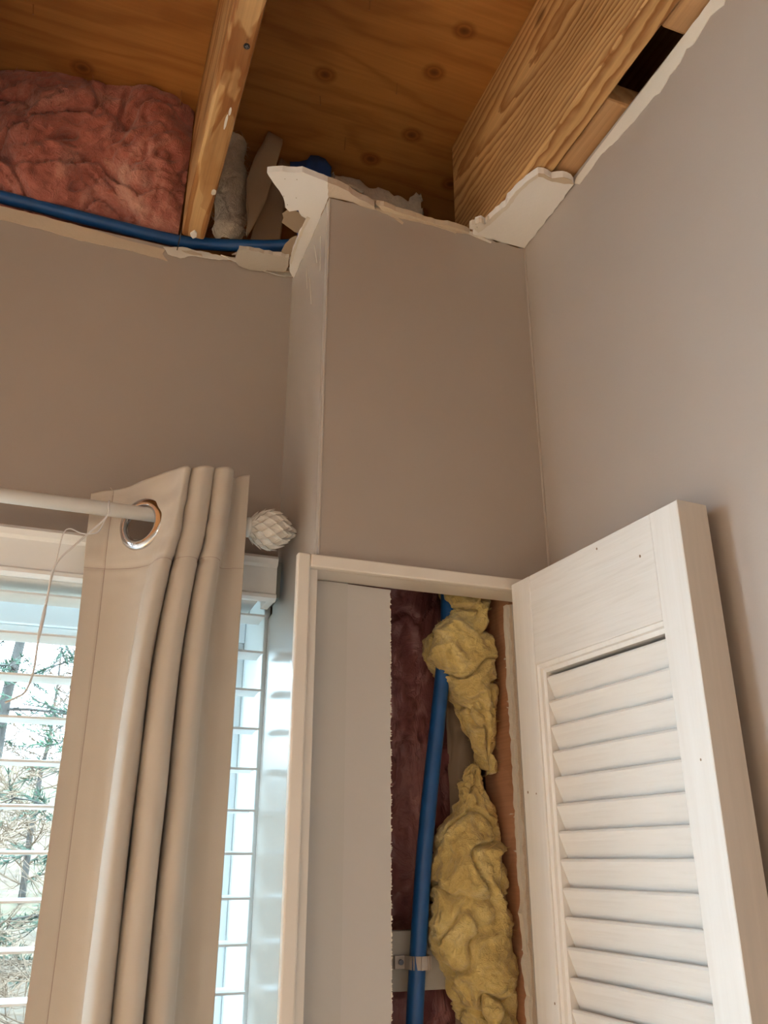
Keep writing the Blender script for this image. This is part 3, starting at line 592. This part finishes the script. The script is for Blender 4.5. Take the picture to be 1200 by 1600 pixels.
for u, zz_, r_ in ((.1853, 1.8340, .0011), (.2555, 1.8023, .0012), (.0099, 1.5771, .0011), (.0278, 1.5744, .0008), (.3032, 1.5868, .0009), (.0371, 1.3561, .0010)):
    c_ = O+U*u+Vector((0, 0, zz_))
    MB().prism([c_+U*(r_*math.cos(k*math.pi/4)*(1+.3*math.sin(k*3)))+Vector((0, 0, r_*1.4*math.sin(k*math.pi/4))) for k in range(8)], N*.0003).build('nick', 'paper_brown', door)
z = z_first; first = None; i = 0
while z-SH > .165:
    mb = slat_mesh(); mb.v = [v+O+Vector((0, 0, z)) for v in mb.v]
    if first is None: first = s = mb.build('slat', 'door_paint', door)
    else:
        s = first.copy(); COL.objects.link(s); s.location = first.location+Vector((0, 0, z-z_first))
    z -= pitch; i += 1
# ================================================================ WINDOW
win = thing('window_1', (-.46, 1.40, WZ0)); struct(win, 'white framed window behind the blinds and curtain', 'window')
def wbox(name, mat, *a, bev=.002, parent=None): return MB().box(*a, bev).build(name, mat, parent or win)
wbox('jamb', 'vinyl_white', XC-.006, XC+.004, 1.246, 1.42, WZ0, WZ1)
wbox('jamb', 'vinyl_white', WX0, WX0+.01, YW+.002, 1.42, WZ0, WZ1)
wbox('head', 'vinyl_white', WX0+.01, XC-.006, YW+.03, 1.42, WZ1-.012, WZ1)
wbox('sill', 'vinyl_white', WX0+.01, XC-.006, YW-.02, 1.42, WZ0, WZ0+.02)
# head steps and sash
wbox('head_stop', 'vinyl_white', WX0+.01, XC-.006, 1.36, 1.42, 1.872, WZ1-.012)
sash = wbox('sash_rail', 'vinyl_white', WX0+.01, XC-.006, 1.385, 1.415, 1.838, 1.872)
wbox('sash_bead', 'vinyl_white', WX0+.01, XC-.006, 1.392, 1.41, 1.826, 1.838)
wbox('sash_rail', 'vinyl_white', WX0+.01, XC-.006, 1.385, 1.415, WZ0+.02, WZ0+.065)
wbox('sash_stile', 'vinyl_white', XC-.042, XC-.006, 1.385, 1.415, WZ0+.065, 1.826)
wbox('sash_stile', 'vinyl_white', WX0+.01, WX0+.046, 1.385, 1.415, WZ0+.065, 1.826)
wbox('sash_stile', 'vinyl_white', -.50, -.455, 1.385, 1.415, WZ0+.065, 1.826)
wbox('pane', 'dimmed_glass', WX0+.046, -.50, 1.402, 1.405, WZ0+.065, 1.826, bev=0)
wbox('pane', 'dimmed_glass', -.455, XC-.042, 1.402, 1.405, WZ0+.065, 1.826, bev=0)
w2 = thing('fill_window', (-2.70, 1.225, .10)); struct(w2, 'unseen glazed opening added further left in the window wall for daylight', 'window')  # added opening out of view, sends grazing daylight to right wall and door
for a in ((-3.90, -3.85, .10, 2.30), (-1.55, -1.50, .10, 2.30), (-3.85, -1.55, .10, .15), (-3.85, -1.55, 2.25, 2.30), (-2.72, -2.68, .15, 2.25)):
    MB().box(a[0], a[1], 1.203, 1.247, a[2], a[3], .003).build('sash', 'vinyl_white', w2)
for a in ((-3.85, -2.72), (-2.68, -1.55)): MB().box(a[0], a[1], 1.224, 1.227, .15, 2.25).build('pane', 'window_glass', w2)
# added globe lamp behind the camera, unseen, gives warm frontal fill
lamp = thing('fill_lamp', (-1.2, -1.7, 0), 'added fill lamp, a warm glowing globe on a pole behind the camera', 'lamp')
MB().tube([(-1.2, -1.7, 0), (-1.2, -1.7, .018), (-1.2, -1.7, .03)], [.14, .14, .03], 32).build('base', 'dark_steel', lamp, True)
MB().tube([(-1.2, -1.7, .03), (-1.2, -1.7, 1.38)], .012, 16).build('pole', 'dark_steel', lamp, True)
t = NT('fill_globe'); t.set(Base_Color=(.9, .85, .75, 1), Emission_Color=(1.0, .70, .42, 1), Emission_Strength=19.0); M['fill_globe'] = t.m
MB().grid(28, 16, lambda u, v: (-1.2+.14*math.sin(math.pi*(.02+.96*v))*math.cos(2*math.pi*u), -1.7+.14*math.sin(math.pi*(.02+.96*v))*math.sin(2*math.pi*u), 1.52-.14*math.cos(math.pi*(.02+.96*v))), True).build('globe', 'fill_globe', lamp, True)
# ================================================================ BLIND
blind = thing('window_blind', (-.46, 1.20, WZ0+.03), 'white horizontal slat blind hanging in the window behind the curtain', 'blind')
val = MB()
prof = [(1.151, 1.8445), (1.146, 1.8475), (1.146, 1.8525), (1.150, 1.8555), (1.150, 1.894), (1.145, 1.898), (1.143, 1.906), (1.147, 1.911), (1.159, 1.911), (1.159, 1.8445)]
n = len(prof); xa, xb = WX0-.03, .2660
val.add([(xa, y, z) for y, z in prof]+[(xb, y, z) for y, z in prof], [tuple(range(n)), tuple(range(2*n-1, n-1, -1))]+[(i, (i+1) % n, (i+1) % n+n, i+n) for i in range(n)])
val.build('valance', 'slat_white', blind)
MB().box(.2540, .2655, 1.1592, 1.1985, 1.8445, 1.911, .001).build('valance_return', 'slat_white', blind)
MB().box(.2662, .2728, 1.152, 1.1985, 1.850, 1.905, .001).build('end_bracket', 'dark_bracket', blind)
MB().box(WX0+.02, .2484, 1.19, 1.255, 1.852, 1.898, .002).build('head_rail', 'slat_white', blind)
sl0 = None
for i in range(18):
    z = 1.837-.0543*i-.0006*min(i, 2)
    if z < WZ0+.05: break
    if i == 0:
        mb = MB(); pr = []
        for k in range(7):
            t = k/6; pr.append((1.200+.050*t, .0022*math.sin(math.pi*t)))
        prof = pr+[(y, zz_-.0030) for y, zz_ in pr[::-1]]
        n = len(prof); xa, xb = WX0+.016, .2645
        mb.add([(xa, y, z+q) for y, q in prof]+[(xb, y, z+q) for y, q in prof], [tuple(range(n)), tuple(range(2*n-1, n-1, -1))]+[(k, (k+1) % n, (k+1) % n+n, k+n) for k in range(n)])
        sl0 = mb.build('slat', 'slat_white', blind); z00 = z
    else:
        s = sl0.copy(); COL.objects.link(s); s.location = sl0.location+Vector((0, 0, z-z00))
for x in (.17, -.32, -.80, -1.12):
    mb = MB()
    for y in (1.1985, 1.2515): mb.tube([(x, y, WZ0+.06), (x, y, 1.852)], .0007, 6)
    mb.build('ladder_cord', 'cord_white', blind)
# beaded lift cord hooked over the rod
cord = thing('blind_cord', (-.03, 1.08, 1.67), 'thin pale cord looped over the curtain rod left of the curtain', 'cord')
MB().tube(cr([(.0215, 1.1025, 1.930), (.0215, 1.090, 1.9395), (.0212, 1.0785, 1.929), (0.0201, 1.080, 1.9128), (-0.0107, 1.083, 1.8736), (-0.0324, 1.085, 1.8417), (-0.0356, 1.085, 1.7908), (-0.038, 1.085, 1.7465), (-0.038, 1.085, 1.7077), (-0.0431, 1.085, 1.6847), (-0.0523, 1.085, 1.6766), (-0.0631, 1.085, 1.67)], 8), .0013, 8).build('strand', 'cord_white', cord, True)
MB().tube(cr([(.0215, 1.1025, 1.930), (0.0170, 1.106, 1.910), (0.0104, 1.105, 1.8985), (-0.0066, 1.1, 1.8944), (-0.0214, 1.1, 1.8986), (-0.0284, 1.1, 1.8923), (-0.0314, 1.1, 1.8691), (-0.0328, 1.1, 1.8464), (-0.0352, 1.1, 1.8199), (-0.0382, 1.09, 1.7782)], 8), .0009, 8).build('strand', 'cord_white', cord, True)
MB().tube(cr([(-.0357, 1.0835, 1.79), (-.0372, 1.0835, 1.765), (-.0385, 1.0835, 1.745)], 4), [.0016]*2+[.0021]*5+[.0016]*2, 8).build('toggle', 'cord_white', cord, True)
# ================================================================ CURTAIN ROD
YR, ZR, RR = 1.09, 1.9285, .0096; ZG = 1.9150
rod = thing('curtain_rod', (-.45, YR, ZR), 'off-white curtain rod with a pinecone shaped finial at its end', 'curtain rod')
MB().tube([(-1.25, YR, ZR), (.2085, YR, ZR)], RR, 28).build('rod', 'white_rod', rod, True)
MB().tube([(.203, YR, ZR), (.2085, YR, ZR), (.213, YR, ZR)], [.0125, .0145, .012], 24).build('collar', 'white_rod', rod, True)
MB().box(.196, .204, YR-.004, YW, ZR-.017, ZR-.0105, .001).build('bracket', 'white_rod', rod); MB().box(.190, .210, YW-.004, YW, ZR-.0155, ZR+.02, .001).build('bracket_plate', 'white_rod', rod)
FX0, FL, FR = .211, .0645, .0262
def frad(t): return FR*(math.sin(math.pi*min(1, (t*.86+.14)))**.75)*(1.0 if t < .6 else 1.0-.12*(t-.6)/.4)+.0006
fin = MB().grid(32, 22, lambda u, v: (FX0+FL*v, YR+frad(v)*.93*math.cos(2*math.pi*u), ZR+frad(v)*.93*math.sin(2*math.pi*u)), True).build('finial', 'finial_white', rod, True)
fo = wpos(fin); base_s = None
def scale_mesh():
    """one diamond scale, tip towards +x, unit size: length 1 along x, width 1 along y, lip raised in z"""
    vs = [(-.5, 0, -.16), (-.10, -.5, .0), (.5, 0, .20), (-.10, .5, .0), (-.05, 0, -.16), (.22, -.28, .13), (.22, .28, .13), (.20, -.14, -.06), (.30, 0, -.02), (.20, .14, -.06)]
    fs = [(0, 1, 4), (0, 4, 3), (1, 5, 7, 4), (3, 4, 9, 6), (4, 7, 8), (4, 8, 9), (5, 2, 8, 7), (6, 9, 8, 2)]
    return vs, fs
rows = 7
for r in range(rows):
    t = .03+.90*r/(rows-1); rad = frad(t); nper = 12 if r < rows-2 else (11 if r < rows-1 else 8)
    dt = .01; slope = (frad(min(1, t+dt))-frad(max(0, t-dt)))*FR/FR/(2*dt*FL)
    for k in range(nper):
        a = 2*math.pi*(k+.5*(r % 2))/nper
        if base_s is None:
            vs, fs = scale_mesh(); me = bpy.data.meshes.new('scale'); me.from_pydata(vs, [], fs); me.materials.append(M['finial_white'])
            base_s = me
        s = bpy.data.objects.new('scale', base_s); COL.objects.link(s); s.parent = fin
        nrm = Vector((-slope, math.cos(a), math.sin(a))).normalized(); tx = Vector((1, slope*math.cos(a), slope*math.sin(a))).normalized(); ty = nrm.cross(tx)
        m = Matrix((tx, ty, nrm)).transposed().to_4x4()
        ln = .0205 if r < rows-2 else .013; wd = 2*math.pi*rad/nper*1.14
        m = Matrix.Translation(Vector((FX0+FL*t, YR+rad*math.cos(a), ZR+rad*math.sin(a)))-fo) @ m @ Matrix.Diagonal((ln, wd, .0125, 1))
        s.matrix_basis = m
# ================================================================ CURTAIN
T = [(-.002,1.130),(.012,1.128),(.028,1.124),(.045,1.112),(.067,1.090),(.090,1.067),(.100,1.056),(.107,1.045),(.113,1.040),(.1180,1.047),(.1185,1.070),(.118,1.090),(.118,1.118),(.119,1.136),(.122,1.136),(.1225,1.118),(.1215,1.090),(.1200,1.062),(.1225,1.046),(.135,1.037),(.1475,1.044),(.1490,1.065),(.1485,1.090),(.1485,1.118),(.150,1.135),(.153,1.135),(.1540,1.118),(.1530,1.090),(.1510,1.062),(.1535,1.044),(.165,1.038),(.1735,1.046),(.1765,1.060),(.1785,1.072),(.184,1.072),(.192,1.066),(.2005,1.063)]
B = [(.007,1.126),(.018,1.126),(.032,1.124),(.048,1.120),(.062,1.112),(.069,1.098),(.066,1.078),(.065,1.058),(.074,1.042),(.086,1.046),(.091,1.066),(.092,1.090),(.092,1.112),(.094,1.134),(.098,1.136),(.0985,1.112),(.0965,1.085),(.0945,1.060),(.100,1.044),(.112,1.037),(.121,1.044),(.124,1.065),(.1235,1.090),(.123,1.115),(.124,1.135),(.128,1.136),(.131,1.118),(.130,1.085),(.129,1.060),(.134,1.044),(.145,1.039),(.154,1.048),(.157,1.064),(.160,1.078),(.169,1.082),(.185,1.075),(.2020,1.070)]
assert len(T) == len(B)
K = 10
Tc, Bc = cr(T, K), cr(B, K); NU = len(Tc); ZT, ZB = 1.985, .06
zl = []; z = ZT
while z > ZB: zl.append(z); z -= .0028 if z > 1.80 else (.006 if z > 1.3 else .05)
zl.append(ZB); NV = len(zl)
arc = [0]
for i in range(1, NU): arc.append(arc[-1]+(Tc[i]-Tc[i-1]).length)
def cpos(i, z, raw=False):
    t = max(0, .25*(ZT-z)/.10) if z > 1.885 else 1-.75*math.exp(-(1.885-z)/.10); p = Tc[i].lerp(Bc[i], t); x, y = p.x, p.y
    i0, i1 = max(0, i-1), min(NU-1, i+1); d = (Tc[i1].lerp(Bc[i1], t)-Tc[i0].lerp(Bc[i0], t)); d = d.normalized() if d.length > 1e-9 else Vector((1, 0)); nx, ny = d.y, -d.x
    if not raw:
        s = arc[i]; a =  .0012*noise.noise(Vector((s*28, z*9, 0)))+.0016*noise.noise(Vector((s*16, z*2.2, 4)))
        if z > 1.80: a += .0015*noise.noise(Vector((s*16, z*55, 9)))*min(1, (z-1.80)/.04)
        # the seam pulls the cloth in a little
        a += -.0016*math.exp(-((z-1.858)/.004)**2)
        hem = max(0, 1-s/.028); a += .0006 if hem > 0 else 0
        x += nx*a; y += ny*a
    # top edge runs a little uneven over the folds
    k = max(0, (z-1.92)/(ZT-1.92)); f = x/.21
    dz = -.0215*max(0, 1-x/.105)**1.3+.011*max(0, (f-.55)/.45)
    return Vector((x, y, z+k*(dz+.0018*noise.noise(Vector((arc[i]*30, 0, 0))))))
# grommet positions: where the cloth path crosses the rod
cross = []
for i in range(NU-1):
    if (Tc[i].y-YR)*(Tc[i+1].y-YR) <= 0 and abs(Tc[i].y-Tc[i+1].y) > 1e-7: cross.append(i)
cc = []
for i in cross:
    if not cc or arc[i]-cc[-1][1] > .02: cc.append((i, arc[i]))
curtain = thing('curtain', (.1, 1.09, ZB), 'cream grommet curtain gathered in deep folds in front of the window', 'curtain')
mb = MB()
def cskip(i, j):
    zc = (zl[j]+zl[j+1])/2; sc_ = (arc[i]+arc[min(i+1, NU-1)])/2
    for k, s0 in cc:
        if (zc-ZG)**2+(sc_-s0)**2 < .0275**2: return True
    return False
idx = {}
pts = [[cpos(i, z) for i in range(NU)] for z in zl]
mb.v = [p for row in pts for p in row]
mb.f = [(j*NU+i, j*NU+i+1, (j+1)*NU+i+1, (j+1)*NU+i) for j in range(NV-1) for i in range(NU-1) if not (zl[j] > 1.85 and cskip(i, j))]
cl = mb.build('cloth', 'curtain_fabric', curtain, True)
sm = cl.modifiers.new('thickness', 'SOLIDIFY'); sm.thickness = .0014
# stitching: vertical hem and horizontal header seam
ih = min(range(NU), key=lambda i: abs(arc[i]-.0285))
def off(i, z, d=.0012):
    p = cpos(i, z); a = cpos(max(0, i-1), z); b = cpos(min(NU-1, i+1), z); t = (b-a); n = Vector((t.y, -t.x, 0)).normalized()
    if n.y > 0 and i < 60: n = -n
    return p+n*d
MB().tube([off(ih, z) for z in zl if z < ZT-.002], .0006, 5).build('hem_stitching', 'thread', curtain)
MB().tube([off(i, 1.8575-.004*math.sin(arc[i]*9), .0013) for i in range(0, NU, 2)], .0005, 5).build('header_stitching', 'thread', curtain)
MB().tube(cr([off(ih, 1.974), off(ih, 1.979)+Vector((0, -.001, 0)), off(ih, 1.984)+Vector((-.002, -.001, 0)), off(ih, 1.988)+Vector((-.0045, -.001, 0))], 4), .0005, 5).build('loose_thread', 'curtain_fabric', curtain)
for gi, (i, s0) in enumerate(cc):
    c = cpos(i, ZG, True); t = (cpos(min(NU-1, i+2), ZG, True)-cpos(max(0, i-2), ZG, True)); t.z = 0; t.normalize(); n = Vector((t.y, -t.x, 0))
    if n.y > 0: n = -n
    th = .0042 if gi == 0 else .0030
    prof = [(.0236, -th*.6), (.0236, th*.6), (.0250, th), (.0275, th*1.15), (.0300, th), (.0330, th*.95), (.0358, th*.65), (.0368, 0), (.0358, -th*.65), (.0330, -th), (.0275, -th*1.1), (.0250, -th)]
    mb = MB(); S = 48; n_ = len(prof)
    vs = [c+(t*math.cos(2*math.pi*k/S)+Vector((0, 0, 1))*math.sin(2*math.pi*k/S))*r_+n*h_ for k in range(S) for r_, h_ in prof]
    fs = [(k*n_+m_, k*n_+(m_+1) % n_, ((k+1) % S)*n_+(m_+1) % n_, ((k+1) % S)*n_+m_) for k in range(S) for m_ in range(n_)]
    mb.add(vs, fs); mb.build('grommet', 'chrome', curtain, True)
# ================================================================ OUTSIDE
def gfn(u, v):
    x = -25+50*u; y = 1.6+48*v
    z = -.7+max(0, y-6)*.16+.25*noise.noise(Vector((x*.2, y*.2, 0)))
    return (x, y, z)
struct(MB().grid(50, 50, gfn).build('ground', 'leaf_litter', None, True), 'brown leaf-strewn slope outside the window', 'ground')
def gz(x, y): return -.7+max(0, y-6)*.16+.25*noise.noise(Vector((x*.2, y*.2, 0)))
def tree(x, y, h, r, lean, kind, label, seed, dens=1.0, zlow=.15):
    rn = random.Random(seed); b = Vector((x, y, gz(x, y)-.05))
    root = thing('pine_tree' if kind == 'pine' else 'bare_tree', b, label, 'tree', 'trees outside the window')
    top = b+Vector((lean*h, 0, h)); P = [b.lerp(top, k/8)+Vector((.05*rn.uniform(-1, 1), .05*rn.uniform(-1, 1), 0))*(k > 0) for k in range(9)]
    MB().tube(P, [r*(1-.8*k/8) for k in range(9)], 10).build('trunk', 'bark', root, True)
    br = MB(); fo_ = MB(); nb = int(26*dens)
    for k in range(nb):
        t = zlow+(1-zlow)*(k+rn.random())/nb; p = b.lerp(top, min(.98, t)); a = rn.uniform(0, 2*math.pi); L = h*(.24 if kind == 'pine' else .20)*(1.1-t)+.35
        d = Vector((math.cos(a), math.sin(a), rn.uniform(-.1, .35) if kind == 'pine' else rn.uniform(.2, .8)))
        path = [p]
        for q in range(5):
            path.append(path[-1]+d*L/5); d += Vector((rn.uniform(-.2, .2), rn.uniform(-.2, .2), rn.uniform(-.16, .05) if kind == 'pine' else rn.uniform(-.1, .15)))
        br.tube(path, [r*.30*(1-.16*q)*(1.1-t) for q in range(6)], 5, False)
        for q in range(1, 6):
            for _ in range(4):
                o_ = path[q].lerp(path[q-1], rn.random()); d2 = (d*.5+Vector((rn.uniform(-1, 1), rn.uniform(-1, 1), rn.uniform(-.7, .5)))).normalized(); l2 = rn.uniform(.25, .6)*min(1, L)
                mid = o_+d2*l2*.5+Vector((0, 0, -.03)); e_ = o_+d2*l2
                br.tube([o_, mid, e_], [.008, .006, .003], 4, False)
                if kind == 'pine':
                    for g in range(15):
                        c_ = o_.lerp(e_, rn.uniform(.15, 1.05)); dd = (d2+Vector((rn.uniform(-1, 1), rn.uniform(-1, 1), rn.uniform(-1, 1)))).normalized(); ln = rn.uniform(.07, .14)
                        s_ = dd.orthogonal().normalized()*.011
                        fo_.add([c_-s_, c_+s_, c_+dd*ln], [(0, 1, 2)])
                else:
                    for g in range(3):
                        c_ = o_.lerp(e_, rn.uniform(.3, 1)); dd = (d2+Vector((rn.uniform(-1, 1), rn.uniform(-1, 1), rn.uniform(-.6, 1)))).normalized(); ln = rn.uniform(.2, .4); s_ = dd.orthogonal().normalized()*.005
                        fo_.add([c_-s_, c_+s_, c_+dd*ln], [(0, 1, 2)])
    br.build('branches', 'bark' if kind == 'pine' else 'twigs', root, True, kind='stuff')
    fo_.build('foliage' if kind == 'pine' else 'twig_ends', 'needles' if kind == 'pine' else 'twigs', root, False, kind='stuff')
tree(-.78, 12.0, 8.5, .10, .035, 'pine', 'tall sparse pine whose trunk shows between the upper slats', 11, .9, .30)
tree(.9, 9.5, 4.6, .09, -.03, 'pine', 'dense low pine spreading its needles across the middle slats', 5, 1.2, .10)
tree(-4.2, 10.0, 5.2, .10, .02, 'pine', 'bushy pine at the left edge of the window view', 23, 1.2, .15)
tree(-.2, 16.0, 4.2, .06, .02, 'bare', 'leafless brown tree low behind the pines', 31, 1.3, .05)
tree(-3.6, 18.0, 5.0, .07, -.02, 'bare', 'leafless tree standing uphill left of the tall pine', 37, 1.3, .05)
tree(3.4, 18.5, 5.5, .07, .01, 'bare', 'leafless tree uphill to the right, mostly behind the curtain', 41, 1.2, .05)
tree(-8.5, 15.0, 7.5, .11, 0, 'pine', 'far pine on the slope at left', 43, .9, .2)
tree(6.5, 13.0, 7.0, .11, 0, 'pine', 'pine on the slope at right behind the wall', 47, .9, .2)
tree(-.75, 8.6, 2.5, .035, .03, 'bare', 'low brown leafless brush at the foot of the window view', 53, .45, .05)
tree(.15, 8.0, 2.2, .035, -.03, 'bare', 'tangled brown brush close to the curtain edge outside the window', 59, .40, .05)
tree(-1.9, 9.2, 2.6, .035, .0, 'bare', 'leafless brush left of the tall pine trunk, outside the window', 61, .5, .05)
for o in COL.objects:
    if '_o' in o: del o['_o']
